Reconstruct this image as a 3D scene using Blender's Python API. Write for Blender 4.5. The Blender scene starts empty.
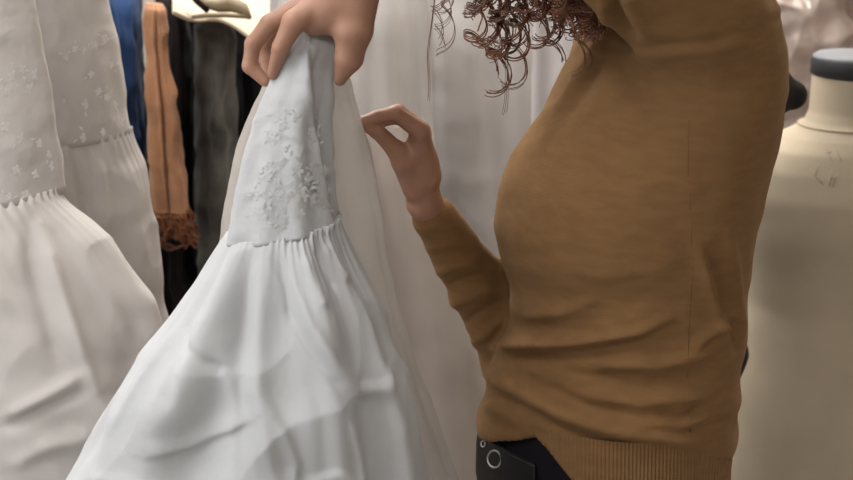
import bpy, bmesh, math, random
import numpy as np
from mathutils import Vector, Matrix
rng = np.random.RandomState(7)
random.seed(7)
S = bpy.context.scene
COL = S.collection

# ------------------------------------------------------------------ camera
F_PX, W_PX, H_PX = 1440.0, 853, 480
CAM = np.array([0.0, 0.0, 1.62])
PITCH = math.radians(15)
FWD = np.array([0, math.cos(PITCH), -math.sin(PITCH)])
UPV = np.array([0, math.sin(PITCH), math.cos(PITCH)])

def P(px, py, Y):
    """the point at depth Y seen along the line of sight through a photo pixel"""
    d = FWD + (px - 426.5) / F_PX * np.array([1., 0, 0]) + (240 - py) / F_PX * UPV
    return CAM + d * (Y / d[1])

def proj(V):
    q = np.asarray(V) - CAM
    D = q @ FWD
    return 426.5 + F_PX * q[:, 0] / D, 240 - F_PX * (q @ UPV) / D

cd = bpy.data.cameras.new('camera')
cam = bpy.data.objects.new('camera', cd)
COL.objects.link(cam)
cam.location = CAM
cam.rotation_euler = (math.pi / 2 - PITCH, 0, 0)
cd.sensor_width = 36
cd.lens = F_PX * 36 / W_PX
cd.clip_start = 0.05
cd.dof.use_dof = True
cd.dof.focus_distance = 1.58
cd.dof.aperture_fstop = 6.5
S.camera = cam

# ------------------------------------------------------------------ materials
def nodes(name):
    m = bpy.data.materials.new(name)
    m.use_nodes = True
    nt = m.node_tree
    return m, nt, nt.nodes['Principled BSDF'], nt.nodes['Material Output']

def bump(nt, b, kind, scale, strength, dist=0.002, detail=4, stretch=None, chain=None):
    tc = nt.nodes.new('ShaderNodeTexCoord')
    src = tc.outputs['Object']
    if stretch:
        mp = nt.nodes.new('ShaderNodeMapping')
        mp.inputs['Scale'].default_value = stretch
        nt.links.new(src, mp.inputs['Vector'])
        src = mp.outputs['Vector']
    if kind == 'noise':
        t = nt.nodes.new('ShaderNodeTexNoise'); t.inputs['Scale'].default_value = scale
        t.inputs['Detail'].default_value = detail
        out = t.outputs['Fac']
    elif kind == 'voronoi':
        t = nt.nodes.new('ShaderNodeTexVoronoi'); t.inputs['Scale'].default_value = scale
        out = t.outputs['Distance']
    else:
        t = nt.nodes.new('ShaderNodeTexWave'); t.inputs['Scale'].default_value = scale
        t.bands_direction = kind
        out = t.outputs['Fac']
    nt.links.new(src, t.inputs['Vector'])
    bp = nt.nodes.new('ShaderNodeBump')
    bp.inputs['Strength'].default_value = strength
    bp.inputs['Distance'].default_value = dist
    nt.links.new(out, bp.inputs['Height'])
    if chain: nt.links.new(chain.outputs['Normal'], bp.inputs['Normal'])
    nt.links.new(bp.outputs['Normal'], b.inputs['Normal'])
    return bp

def mottle(nt, b, c1, c2, scale, detail=5, stretch=(1, 1, 1)):
    tc = nt.nodes.new('ShaderNodeTexCoord')
    mp = nt.nodes.new('ShaderNodeMapping'); mp.inputs['Scale'].default_value = stretch
    t = nt.nodes.new('ShaderNodeTexNoise'); t.inputs['Scale'].default_value = scale; t.inputs['Detail'].default_value = detail
    r = nt.nodes.new('ShaderNodeValToRGB')
    r.color_ramp.elements[0].position = .35; r.color_ramp.elements[1].position = .65
    r.color_ramp.elements[0].color = (*c1, 1); r.color_ramp.elements[1].color = (*c2, 1)
    nt.links.new(tc.outputs['Object'], mp.inputs['Vector'])
    nt.links.new(mp.outputs['Vector'], t.inputs['Vector'])
    nt.links.new(t.outputs['Fac'], r.inputs['Fac'])
    nt.links.new(r.outputs['Color'], b.inputs['Base Color'])
    return r

def plain(name, c, rough=.8, metal=0, noise=None, spec=.3, var=.08):
    m, nt, b, o = nodes(name)
    mottle(nt, b, tuple(x * (1 - var) for x in c), tuple(min(1, x * (1 + var)) for x in c), 9)
    b.inputs['Roughness'].default_value = rough
    b.inputs['Metallic'].default_value = metal
    b.inputs['Specular IOR Level'].default_value = spec
    if noise: bump(nt, b, 'noise', noise[0], noise[1], noise[2] if len(noise) > 2 else .002)
    return m

def cloth(name, c, trans=.25, clear=0., weave=900, sheen=.2, crumple=.25, crumple_scale=45, var=.04, lace=None):
    m, nt, b, o = nodes(name)
    mottle(nt, b, tuple(x * (1 - var) for x in c), tuple(min(1, x * (1 + var)) for x in c), 14)
    b.inputs['Roughness'].default_value = .92
    b.inputs['Specular IOR Level'].default_value = .12
    b.inputs['Sheen Weight'].default_value = sheen
    b1 = bump(nt, b, 'noise', crumple_scale, crumple, .004, 3)
    b2 = bump(nt, b, 'noise', weave, .12, .0006, 2, chain=b1)
    if lace: bump(nt, b, 'voronoi', lace[0], lace[1], .0015, chain=b2)
    last = b.outputs['BSDF']
    if trans:
        tr = nt.nodes.new('ShaderNodeBsdfTranslucent'); tr.inputs['Color'].default_value = (*c, 1)
        mx = nt.nodes.new('ShaderNodeMixShader'); mx.inputs[0].default_value = trans
        nt.links.new(last, mx.inputs[1]); nt.links.new(tr.outputs[0], mx.inputs[2]); last = mx.outputs[0]
    if clear:
        tr = nt.nodes.new('ShaderNodeBsdfTransparent')
        mx = nt.nodes.new('ShaderNodeMixShader'); mx.inputs[0].default_value = clear
        nt.links.new(last, mx.inputs[1]); nt.links.new(tr.outputs[0], mx.inputs[2]); last = mx.outputs[0]
    nt.links.new(last, o.inputs['Surface'])
    return m

M = {}
M['white'] = cloth('crisp_white_cotton', (.555, .572, .592), .18, crumple=.35)
M['lace'] = cloth('white_lace_cotton', (.555, .57, .588), .18, crumple=.3, lace=(130, .35))
M['lining'] = cloth('sheer_lining', (.62, .585, .55), .35, .30, crumple=.3)
M['ivory'] = cloth('soft_white_cotton', (.63, .60, .58), .2, crumple=.35, crumple_scale=30)
M['ivory_lace'] = cloth('soft_white_lace', (.61, .58, .56), .2, crumple=.3, crumple_scale=30, lace=(110, .3))
M['thread'] = cloth('embroidery_thread', (.78, .77, .76), .1, crumple=.2, crumple_scale=400)
M['gown'] = cloth('pale_gown_satin', (.70, .675, .665), .25, crumple=.15, crumple_scale=12)
M['gown2'] = cloth('pale_gown_tulle', (.72, .69, .70), .3, crumple=.15, crumple_scale=12)
M['gown3'] = cloth('beige_gown', (.56, .50, .455), .2, crumple=.2, crumple_scale=16)
M['blue'] = cloth('royal_blue_satin', (.012, .036, .105), 0, crumple=.2, sheen=.1)
M['orange'] = cloth('rust_orange_wool', (.48, .25, .14), 0, crumple=.4, crumple_scale=60, var=.18)
M['fringe'] = cloth('rust_fringe', (.20, .075, .035), 0, var=.2)
M['darkbrown'] = cloth('black_brown_cloth', (.012, .008, .008), 0, sheen=.05)
M['black'] = cloth('black_cloth', (.008, .007, .009), 0, sheen=.03)
M['grey'] = cloth('charcoal_tweed', (.085, .082, .074), 0, crumple=.6, crumple_scale=40, var=.6, sheen=.1)
M['cream'] = cloth('cream_cloth', (.72, .64, .50), .2, crumple=.3)
M['plastic'] = None
M['olive'] = plain('olive_wood', (.24, .19, .12), .5)
M['metal'] = plain('brushed_steel', (.55, .55, .55), .3, 1)
M['eyelet'] = plain('eyelet_steel', (.62, .62, .62), .35, 1)
M['wall'] = plain('greige_plaster', (.50, .46, .42), .95, noise=(60, .1))
M['floor'] = plain('grey_vinyl', (.30, .28, .26), .6, noise=(30, .05))
M['ceil'] = plain('white_ceiling', (.75, .74, .72), .95)
M['linen'] = plain('cream_linen', (.56, .48, .365), .9, noise=(700, .25, .001))
M['thread_cool'] = cloth('white_embroidery_thread', (.63, .645, .66), .1, crumple=.2, crumple_scale=400)
M['ink'] = plain('faded_grey_ink', (.42, .36, .28), .9)
M['capblue'] = plain('grey_cap_top', (.27, .29, .32), .5)
M['capdark'] = plain('dark_cap_band', (.036, .036, .042), .6)
M['blackform'] = plain('black_jersey', (.010, .009, .010), .7, noise=(500, .2, .001))
M['hair'] = plain('auburn_hair', (.17, .070, .038), .45, spec=.4, var=.4)
M['leather'] = plain('black_leather', (.010, .010, .012), .45, noise=(250, .25, .001), spec=.4)
M['trousers'] = cloth('black_trouser_cloth', (.008, .007, .010), 0, sheen=.02)
M['shoe'] = plain('dark_shoe', (.02, .018, .016), .5)
M['lamp'] = None

m, nt, b, o = nodes('skin')
mottle(nt, b, (.335, .18, .122), (.41, .22, .15), 26)
b.inputs['Roughness'].default_value = .5
b.inputs['Subsurface Weight'].default_value = .12
b.inputs['Subsurface Radius'].default_value = (.012, .005, .003)
b1 = bump(nt, b, 'noise', 90, .25, .002)
bump(nt, b, 'noise', 600, .1, .0005, chain=b1)
M['skin'] = m

def knit(name, ribs):
    m, nt, b, o = nodes(name)
    mottle(nt, b, (.185, .102, .045), (.213, .118, .053), 40, 8, (1, 1, 3))
    b.inputs['Roughness'].default_value = .95
    b.inputs['Specular IOR Level'].default_value = .1
    b.inputs['Sheen Weight'].default_value = .15
    b.inputs['Sheen Roughness'].default_value = .5
    b.inputs['Sheen Tint'].default_value = (.9, .7, .45, 1)
    b1 = bump(nt, b, 'noise', 300, .3, .0012, 3)
    b2 = bump(nt, b, 'Z', 95, .07, .0008, chain=b1)
    if ribs: bump(nt, b, 'X', 75, .6, .003, chain=b2)
    return m
M['knit'] = knit('camel_knit', False)
M['rib'] = knit('camel_rib_knit', True)

m, nt, b, o = nodes('clear_plastic_film')
b.inputs['Base Color'].default_value = (.62, .53, .48, 1)
b.inputs['Roughness'].default_value = .16
b.inputs['Specular IOR Level'].default_value = .6
bump(nt, b, 'noise', 28, .5, .006, 3)
tr = nt.nodes.new('ShaderNodeBsdfTransparent')
mx = nt.nodes.new('ShaderNodeMixShader'); mx.inputs[0].default_value = .55
nt.links.new(b.outputs[0], mx.inputs[1]); nt.links.new(tr.outputs[0], mx.inputs[2]); nt.links.new(mx.outputs[0], o.inputs['Surface'])
M['plastic'] = m
M['pink'] = cloth('dusty_pink_cloth', (.40, .30, .26), .1, crumple=.6, crumple_scale=18, var=.25)

m, nt, b, o = nodes('lamp_diffuser')
b.inputs['Emission Color'].default_value = (1, .97, .93, 1); b.inputs['Emission Strength'].default_value = 3
M['lamp'] = m

# ------------------------------------------------------------------ object helpers
def tag(o, label=None, cat=None, group=None, kind=None):
    if label: o['label'] = label
    if cat: o['category'] = cat
    if group: o['group'] = group
    if kind: o['kind'] = kind
    return o

def empty(name, loc, label, cat, group=None):
    o = bpy.data.objects.new(name, None)
    o.empty_display_size = .05
    COL.objects.link(o); o.location = loc
    o['_loc'] = list(map(float, loc))
    return tag(o, label, cat, group)

def mesh(name, V, Fs, mat, parent=None, smooth=True):
    me = bpy.data.meshes.new(name)
    me.from_pydata([tuple(map(float, v)) for v in V], [], [tuple(int(i) for i in f) for f in Fs])
    me.validate()
    bm = bmesh.new(); bm.from_mesh(me)
    bmesh.ops.recalc_face_normals(bm, faces=bm.faces); bm.to_mesh(me); bm.free()
    if smooth: me.polygons.foreach_set('use_smooth', [True] * len(me.polygons))
    if mat: me.materials.append(mat)
    o = bpy.data.objects.new(name, me)
    COL.objects.link(o)
    if parent:
        o.parent = parent
        r = parent
        off = Vector((0, 0, 0))
        while r: off += r.location; r = r.parent
        o.location = -off
    return o

class MB:
    def __init__(s): s.V = []; s.F = []
    def add(s, V, F):
        n = len(s.V); s.V.extend([tuple(v) for v in V]); s.F.extend([tuple(i + n for i in f) for f in F])
    def box(s, lo, hi):
        x0, y0, z0 = lo; x1, y1, z1 = hi
        V = [(x0, y0, z0), (x1, y0, z0), (x1, y1, z0), (x0, y1, z0), (x0, y0, z1), (x1, y0, z1), (x1, y1, z1), (x0, y1, z1)]
        s.add(V, [(0, 3, 2, 1), (4, 5, 6, 7), (0, 1, 5, 4), (1, 2, 6, 5), (2, 3, 7, 6), (3, 0, 4, 7)])
    def tube(s, pts, r, n=8, taper=None):
        pts = np.asarray(pts, float); m = len(pts)
        rr = np.full(m, r) if np.isscalar(r) else np.asarray(r)
        T = np.gradient(pts, axis=0); T /= np.linalg.norm(T, axis=1)[:, None] + 1e-12
        a = np.cross(T[0], [0.3, .2, 1.]); a /= np.linalg.norm(a) + 1e-12
        V = []; an = np.linspace(0, 2 * math.pi, n, endpoint=False)
        for i in range(m):
            a = a - T[i] * (a @ T[i]); a /= np.linalg.norm(a) + 1e-12
            bb = np.cross(T[i], a)
            for t in an: V.append(pts[i] + rr[i] * (math.cos(t) * a + math.sin(t) * bb))
        F = [(i * n + j, i * n + (j + 1) % n, (i + 1) * n + (j + 1) % n, (i + 1) * n + j) for i in range(m - 1) for j in range(n)]
        F.append(tuple(range(n - 1, -1, -1))); F.append(tuple((m - 1) * n + j for j in range(n)))
        s.add(V, F)
    def lathe(s, prof, c, n=48, sx=1, sy=1):
        V = []; F = []
        for r, z in prof:
            for k in range(n):
                t = 2 * math.pi * k / n
                V.append((c[0] + r * sx * math.cos(t), c[1] + r * sy * math.sin(t), z))
        for i in range(len(prof) - 1):
            for k in range(n):
                F.append((i * n + k, i * n + (k + 1) % n, (i + 1) * n + (k + 1) % n, (i + 1) * n + k))
        F.append(tuple(range(n - 1, -1, -1))); F.append(tuple((len(prof) - 1) * n + k for k in range(n)))
        s.add(V, F)
    def build(s, name, mat, parent=None, smooth=True): return mesh(name, s.V, s.F, mat, parent, smooth)

def nz(V, scale, seed, n=7):
    """smooth random field built of a few sine waves"""
    r = np.random.RandomState(seed)
    out = 0
    for i in range(n):
        d = r.normal(size=3); d /= np.linalg.norm(d)
        f = scale * r.uniform(.6, 1.7)
        out = out + np.sin((V @ d) * f * 2 * math.pi + r.uniform(0, 6.28) + 1.1 * np.sin((V @ r.normal(size=3)) * f * 2.2))
    return out / math.sqrt(n)

def seg_dist(px, py, pts):
    """distance from a polyline, how far along it, and which side of it (+ is below)"""
    best = np.full(px.shape, 1e9); par = np.zeros(px.shape); side = np.zeros(px.shape)
    pts = np.asarray(pts, float)
    L = np.concatenate([[0], np.cumsum(np.linalg.norm(np.diff(pts, axis=0), axis=1))])
    for i in range(len(pts) - 1):
        a, b = pts[i], pts[i + 1]; ab = b - a; l2 = ab @ ab
        t = np.clip(((px - a[0]) * ab[0] + (py - a[1]) * ab[1]) / l2, 0, 1)
        d = np.hypot(px - a[0] - t * ab[0], py - a[1] - t * ab[1])
        k = d < best
        best = np.where(k, d, best); par = np.where(k, L[i] + t * math.sqrt(l2), par)
        side = np.where(k, ab[0] * (py - a[1]) - ab[1] * (px - a[0]), side)
    return best, par / L[-1], side

def ridges(px, py, lst):
    """folds: (line, height, width) with width = one number or (above, below)"""
    out = np.zeros(px.shape)
    for pts, amp, w in lst:
        d, t, sd = seg_dist(px, py, pts)
        if not np.isscalar(w): w = np.where(sd > 0, w[1], w[0])
        out += amp * np.exp(-(d / w) ** 2) * np.clip(np.minimum(t, 1 - t) * 5 + .25, 0, 1)
    return out

# ------------------------------------------------------------------ draped cloth: a closed tube hung through rows of (xl,yl,xr,yr,Y,half depth)
def drape(name, rows, mat, parent=None, nu=160, nv=120, fold=None, rid=None, crump=(0, 8), seed=1, cap=True, squash=1.0, extra=None):
    rows = np.asarray(rows, float)
    k = np.linspace(0, len(rows) - 1, nv)
    R = np.stack([np.interp(k, range(len(rows)), rows[:, c]) for c in range(6)], 1)
    ker = max(3, nv // (len(rows) * 2) | 1)
    pad = np.pad(R, ((ker // 2, ker // 2), (0, 0)), 'edge')
    Rs = np.stack([np.convolve(pad[:, c], np.ones(ker) / ker, 'valid') for c in range(6)], 1)
    Rs[0], Rs[-1] = R[0], R[-1]
    t = np.linspace(0, 2 * math.pi, nu, endpoint=False)
    V = np.zeros((nv, nu, 3)); N = np.zeros((nv, nu, 3)); PX = np.zeros((nv, nu)); PY = np.zeros((nv, nu))
    for i, (xl, yl, xr, yr, Y, d) in enumerate(Rs):
        a, b = P(xl, yl, Y), P(xr, yr, Y)
        c = (a + b) / 2; w = (b - a) / 2
        wl = np.linalg.norm(w)
        ed = np.array([c[0], c[1], 0]); ed /= np.linalg.norm(ed)
        ct, st = np.cos(t), np.sin(t)
        sg = np.sign(st) * np.abs(st) ** squash
        V[i] = c + ct[:, None] * w - (sg * d)[:, None] * ed
        n = (ct / max(wl, .01))[:, None] * (w / wl) - (st / max(d, .01))[:, None] * ed
        N[i] = n / np.linalg.norm(n, axis=1)[:, None]
        PX[i] = (xl + xr) / 2 + ct * (xr - xl) / 2
        PY[i] = (yl + yr) / 2 + ct * (yr - yl) / 2
    vv = np.linspace(0, 1, nv)[:, None] * np.ones((1, nu)); uu = np.ones((nv, 1)) * t[None]
    D = np.zeros((nv, nu))
    if fold is not None: D += fold(uu, vv, PX, PY)
    front = np.clip(np.sin(uu) * 3, 0, 1)
    if rid: D += ridges(PX, PY, rid) * front
    if crump[0]:
        q = V.reshape(-1, 3)
        n1 = nz(q, crump[1], seed); n2 = nz(q, crump[1] * 2.3, seed + 5)
        D += (crump[0] * ((1 - np.abs(n1) * 1.3) + .4 * n2)).reshape(nv, nu)
    V2 = V + N * D[..., None]
    F = [(i * nu + j, i * nu + (j + 1) % nu, (i + 1) * nu + (j + 1) % nu, (i + 1) * nu + j) for i in range(nv - 1) for j in range(nu)]
    if cap:
        F.append(tuple(range(nu - 1, -1, -1))); F.append(tuple((nv - 1) * nu + j for j in range(nu)))
    o = mesh(name, V2.reshape(-1, 3), F, mat, parent)
    o_data = (V2, N, PX, PY)
    return o, o_data

def wavy(n, amp, seed, grow=(.3, 1.0), sharp=1.0):
    """vertical folds round the tube, wandering with height"""
    r = np.random.RandomState(seed)
    ph = r.uniform(0, 6.28, 4); a2 = r.uniform(.6, 1.6, 3)
    def f(u, v, px, py):
        g = grow[0] + (grow[1] - grow[0]) * v
        w = np.sin(n * u + ph[0] + 1.2 * np.sin(v * 3 * a2[0] + ph[1])) + .5 * np.sin(1.7 * n * u + ph[2] + 2 * v * a2[1]) + .4 * np.sin(.6 * n * u + ph[3])
        return amp * g * np.sign(w) * np.abs(w) ** sharp
    return f

def flowers(name, data, spots, size, mat, parent, seed=3):
    """five-petalled embroidered flowers and leaves standing slightly proud of a draped cloth"""
    V, N, PX, PY = data
    r = np.random.RandomState(seed)
    nv, nu = PX.shape
    fr = slice(2, nu // 2 - 2)
    A, B, VV, NN = PX[:, fr].ravel(), PY[:, fr].ravel(), V[:, fr].reshape(-1, 3), N[:, fr].reshape(-1, 3)
    mb = MB()
    def blade(cpt, n, ang, L, wd):
        e1 = np.cross(n, [0, 0, 1.]); e1 /= np.linalg.norm(e1); e2 = np.cross(n, e1)
        d = math.cos(ang) * e1 + math.sin(ang) * e2; s = -math.sin(ang) * e1 + math.cos(ang) * e2
        pts = [cpt + n * .0004]
        for q, ww in ((.35, .8), (.7, 1), (1, 0)):
            pass
        loop = [(0, 0), (.3, .7), (.65, 1), (.9, .6), (1, 0), (.9, -.6), (.65, -1), (.3, -.7)]
        base = [cpt + d * L * x + s * wd * y + n * .0002 for x, y in loop]
        mid = cpt + d * L * .55 + n * .0007
        mb.add(base + [mid], [(i, (i + 1) % 8, 8) for i in range(8)] )
    for (sx, sy) in spots:
        k = np.argmin((A - sx) ** 2 + (B - sy) ** 2)
        c, n = VV[k], NN[k]
        a0 = r.uniform(0, 6.28); sc = size * r.uniform(.7, 1.15)
        for q in range(5): blade(c, n, a0 + q * 1.2566, sc, sc * .36)
        for q in range(2):
            ang = r.uniform(0, 6.28)
            e1 = np.cross(n, [0, 0, 1.]); e1 /= np.linalg.norm(e1); e2 = np.cross(n, e1)
            dd = math.cos(ang) * e1 + math.sin(ang) * e2
            blade(c + dd * sc * 1.3, n, ang + .5, sc * 1.1, sc * .22)
    emb = mb.build(name, mat, None)
    merge(parent, emb)

def merge(o, extra):
    """join a surface pattern into the mesh it decorates, as a second material"""
    bm = bmesh.new(); bm.from_mesh(o.data); n = len(bm.faces)
    bm.from_mesh(extra.data); bm.faces.ensure_lookup_table()
    for f in bm.faces[n:]: f.material_index = len(o.data.materials)
    off = o.matrix_basis.inverted()
    k = len(o.data.vertices); bm.verts.ensure_lookup_table()
    bm.to_mesh(o.data); bm.free()
    o.data.materials.append(extra.data.materials[0])
    bpy.data.objects.remove(extra)

# ------------------------------------------------------------------ signed distances and a surface-nets mesher
def rc(p, a, b, r1, r2):
    """a tapered rounded limb"""
    a = np.asarray(a, float); b = np.asarray(b, float)
    ba = b - a; l2 = ba @ ba
    h = np.clip(((p - a) @ ba) / l2, 0, 1)
    return np.linalg.norm(p - a - h[:, None] * ba, axis=1) - (r1 + (r2 - r1) * h)
def ell(p, c, r, R=None):
    q = p - np.asarray(c, float)
    if R is not None: q = q @ np.asarray(R)
    r = np.asarray(r, float)
    k0 = np.linalg.norm(q / r, axis=1); k1 = np.linalg.norm(q / (r * r), axis=1) + 1e-9
    return k0 * (k0 - 1) / k1
def smin(a, b, k):
    h = np.clip(.5 + .5 * (b - a) / k, 0, 1)
    return b + (a - b) * h - k * h * (1 - h)
def chain(p, pts, rad, k=.004):
    d = rc(p, pts[0], pts[1], rad[0], rad[1])
    for i in range(1, len(pts) - 1): d = smin(d, rc(p, pts[i], pts[i + 1], rad[i], rad[i + 1]), k)
    return d

def nets(f, lo, hi, h):
    lo = np.asarray(lo, float); hi = np.asarray(hi, float)
    n = np.ceil((hi - lo) / h).astype(int) + 1
    gx, gy, gz = [lo[i] + h * np.arange(n[i]) for i in range(3)]
    G = np.empty(n, np.float32)
    yz = np.stack(np.meshgrid(gy, gz, indexing='ij'), -1).reshape(-1, 2)
    step = max(1, int(400000 / len(yz)))
    for i in range(0, n[0], step):
        xs = gx[i:i + step]
        p = np.empty((len(xs) * len(yz), 3))
        p[:, 0] = np.repeat(xs, len(yz)); p[:, 1:] = np.tile(yz, (len(xs), 1))
        G[i:i + step] = f(p).reshape(len(xs), n[1], n[2])
    s = G < 0
    c = n - 1
    cnt = np.zeros(c, np.int8); acc = np.zeros((*c, 3), np.float32)
    off = [(x, y, z) for x in (0, 1) for y in (0, 1) for z in (0, 1)]
    def sub(A, o): return A[o[0]:o[0] + c[0], o[1]:o[1] + c[1], o[2]:o[2] + c[2]]
    for a in off:
        for ax in range(3):
            if a[ax]: continue
            b = list(a); b[ax] = 1
            A, B = sub(G, a), sub(G, b)
            k = sub(s, a) != sub(s, b)
            with np.errstate(all='ignore'): t = np.where(k, A / (A - B), 0)
            cnt += k
            for q in range(3): acc[..., q] += np.where(k, a[q] + (t if q == ax else 0), 0)
    m = cnt > 0
    idx = np.full(c, -1, np.int64); idx[m] = np.arange(m.sum())
    I = np.argwhere(m)
    V = lo + h * (I + acc[m] / cnt[m][:, None])
    F = []
    for ax in range(3):
        o1, o2 = [q for q in range(3) if q != ax]
        A = [slice(1, c[q]) for q in range(3)]; A[ax] = slice(0, c[ax])
        B = list(A); B[ax] = slice(1, c[ax] + 1)
        e = np.argwhere(s[tuple(A)] != s[tuple(B)])
        base = e.copy(); base[:, o1] += 1; base[:, o2] += 1
        def g(d1, d2):
            q = base.copy(); q[:, o1] += d1; q[:, o2] += d2
            return idx[q[:, 0], q[:, 1], q[:, 2]]
        F.append(np.stack([g(-1, -1), g(0, -1), g(0, 0), g(-1, 0)], 1))
    F = np.concatenate(F)
    return V, F[(F >= 0).all(1)]
def grads(f, V, e=.003):
    N = np.stack([f(V + e * np.eye(3)[i]) - f(V - e * np.eye(3)[i]) for i in range(3)], 1)
    return N / (np.linalg.norm(N, axis=1)[:, None] + 1e-9)

# ================================================================== the room
def box_obj(name, lo, hi, mat):
    mb = MB(); mb.box(lo, hi); o = mb.build(name, mat, None, False); o['kind'] = 'structure'; return o
XL, XR, YF, YB, ZC = -1.9, 1.9, -1.6, 3.3, 2.75
box_obj('floor', (XL - .1, YF - .1, -.1), (XR + .1, YB + .1, 0), M['floor'])
box_obj('ceiling', (XL - .1, YF - .1, ZC), (XR + .1, YB + .1, ZC + .1), M['ceil'])
box_obj('wall_back', (XL - .1, YB, 0), (XR + .1, YB + .1, ZC), M['wall'])
box_obj('wall_front', (XL - .1, YF - .1, 0), (XR + .1, YF, ZC), M['wall'])
box_obj('wall_left', (XL - .1, YF, 0), (XL, YB, ZC), M['wall'])
box_obj('wall_right', (XR, YF, 0), (XR + .1, YB, ZC), M['wall'])
box_obj('baseboard_back', (XL, YB - .015, 0), (XR, YB, .09), M['ceil'])

def lamp(x, y, sx, sy, power, label, col=(1, .96, .91)):
    e = empty('ceiling_light', (x, y, ZC), label, 'ceiling light', 'ceiling light panels')
    mb = MB()
    for lo, hi in (((-sx, -sy, -.05), (sx, -sy + .02, 0)), ((-sx, sy - .02, -.05), (sx, sy, 0)), ((-sx, -sy + .02, -.05), (-sx + .02, sy - .02, 0)), ((sx - .02, -sy + .02, -.05), (sx, sy - .02, 0))):
        mb.box([x + lo[0], y + lo[1], ZC + lo[2]], [x + hi[0], y + hi[1], ZC + hi[2]])
    mb.build('frame', M['ceil'], e, False)
    mb = MB(); mb.box((x - sx + .02, y - sy + .02, ZC - .03), (x + sx - .02, y + sy - .02, ZC - .02)); mb.build('diffuser', M['lamp'], e, False)
    ld = bpy.data.lights.new('panel_light', 'AREA'); ld.shape = 'RECTANGLE'; ld.size = 2 * sx - .06; ld.size_y = 2 * sy - .06
    ld.energy = power; ld.color = col
    lo = bpy.data.objects.new('panel_light', ld); COL.objects.link(lo); lo.location = (x, y, ZC - .06)
lamp(-.95, 1.0, .35, .6, 20, 'white ceiling light panel over the hanging white dresses')
lamp(.85, 2.6, .3, .3, 15, 'white ceiling light panel over the dress forms', (1, .88, .74))
lamp(-.15, -.7, .5, .35, 15, 'white ceiling light panel nearest the viewer')
lamp(-.35, 2.6, .4, .25, 30, 'white ceiling light panel over the garment rail')
ld = bpy.data.lights.new('window_daylight', 'AREA'); ld.shape = 'RECTANGLE'; ld.size = 1.3; ld.size_y = 1.7; ld.energy = 17.5; ld.color = (.88, .94, 1)
lo = bpy.data.objects.new('window_daylight', ld); COL.objects.link(lo); lo.location = (XL + .03, .45, 1.5); lo.rotation_euler = (0, -math.pi / 2, 0)
mb = MB()
for a, b in (((-.25, .6), (-.19, 2.4)), ((1.09, .6), (1.15, 2.4)), ((-.19, .6), (1.09, .66)), ((-.19, 2.34), (1.09, 2.4)), ((.42, .66), (.48, 2.34))):
    mb.box((XL, a[0], a[1]), (XL + .025, b[0], b[1]))
mb.build('window_1', M['ceil'], None, False)['kind'] = 'structure'

wd = bpy.data.worlds.new('world'); S.world = wd; wd.use_nodes = True
wd.node_tree.nodes['Background'].inputs[0].default_value = (.8, .85, 1, 1)
wd.node_tree.nodes['Background'].inputs[1].default_value = .1

# ================================================================== the person
PX0 = P(620, 300, 1.62)
person = empty('person', (PX0[0], 1.62, 0), 'person with curly auburn hair in a camel knit sweater, holding up the white dress', 'person')
TH = math.radians(21)
FV = np.array([-math.cos(TH), -math.sin(TH), 0]); RV = np.array([-math.sin(TH), math.cos(TH), 0])   # facing, her right
YT = 1.62
# outline of the torso: rows of (py, front x, back x, half breadth)
prof = np.array([
    (-60, 640, 715, .075), (-30, 622, 742, .12), (0, 608, 762, .148), (40, 588, 772, .160), (80, 565, 775, .165), (110, 549, 773, .164), (160, 529, 765, .160),
    (220, 520, 751, .156), (260, 519, 746, .150), (300, 515, 743, .148), (340, 506, 740, .153), (380, 491, 736, .163), (420, 479, 730, .172),
    (450, 474, 726, .176), (490, 473, 726, .178), (540, 475, 726, .178)], float)
zz = np.array([P(620, r[0], YT)[2] for r in prof])[::-1]
xf = np.array([P(r[1], r[0], YT)[0] for r in prof])[::-1]; xb = np.array([P(r[2], r[0], YT)[0] for r in prof])[::-1]; ab = prof[::-1, 3]
def torso(p, grow=0.):
    z = p[:, 2]
    c = .5 * (np.interp(z, zz, xf) + np.interp(z, zz, xb)); h = .5 * (np.interp(z, zz, xb) - np.interp(z, zz, xf))
    a = np.interp(z, zz, ab)
    b = np.sqrt(np.maximum(h * h - (a * RV[0]) ** 2, .003)) / abs(FV[0])
    a = a + grow; b = b + grow
    qx = p[:, 0] - c; qy = p[:, 1] - YT
    f = qx * FV[0] + qy * FV[1]; r = qx * RV[0] + qy * RV[1]
    k0 = np.sqrt((f / b) ** 2 + (r / a) ** 2); k1 = np.sqrt((f / b ** 2) ** 2 + (r / a ** 2) ** 2) + 1e-9
    d = k0 * (k0 - 1) / k1
    return np.maximum(d, np.maximum(z - zz[-1], zz[0] - z))
def at(px, py, r, f, Y=YT):      # a point near the torso axis moved to her right and forward
    return P(px, py, Y) + RV * r + FV * f

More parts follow.
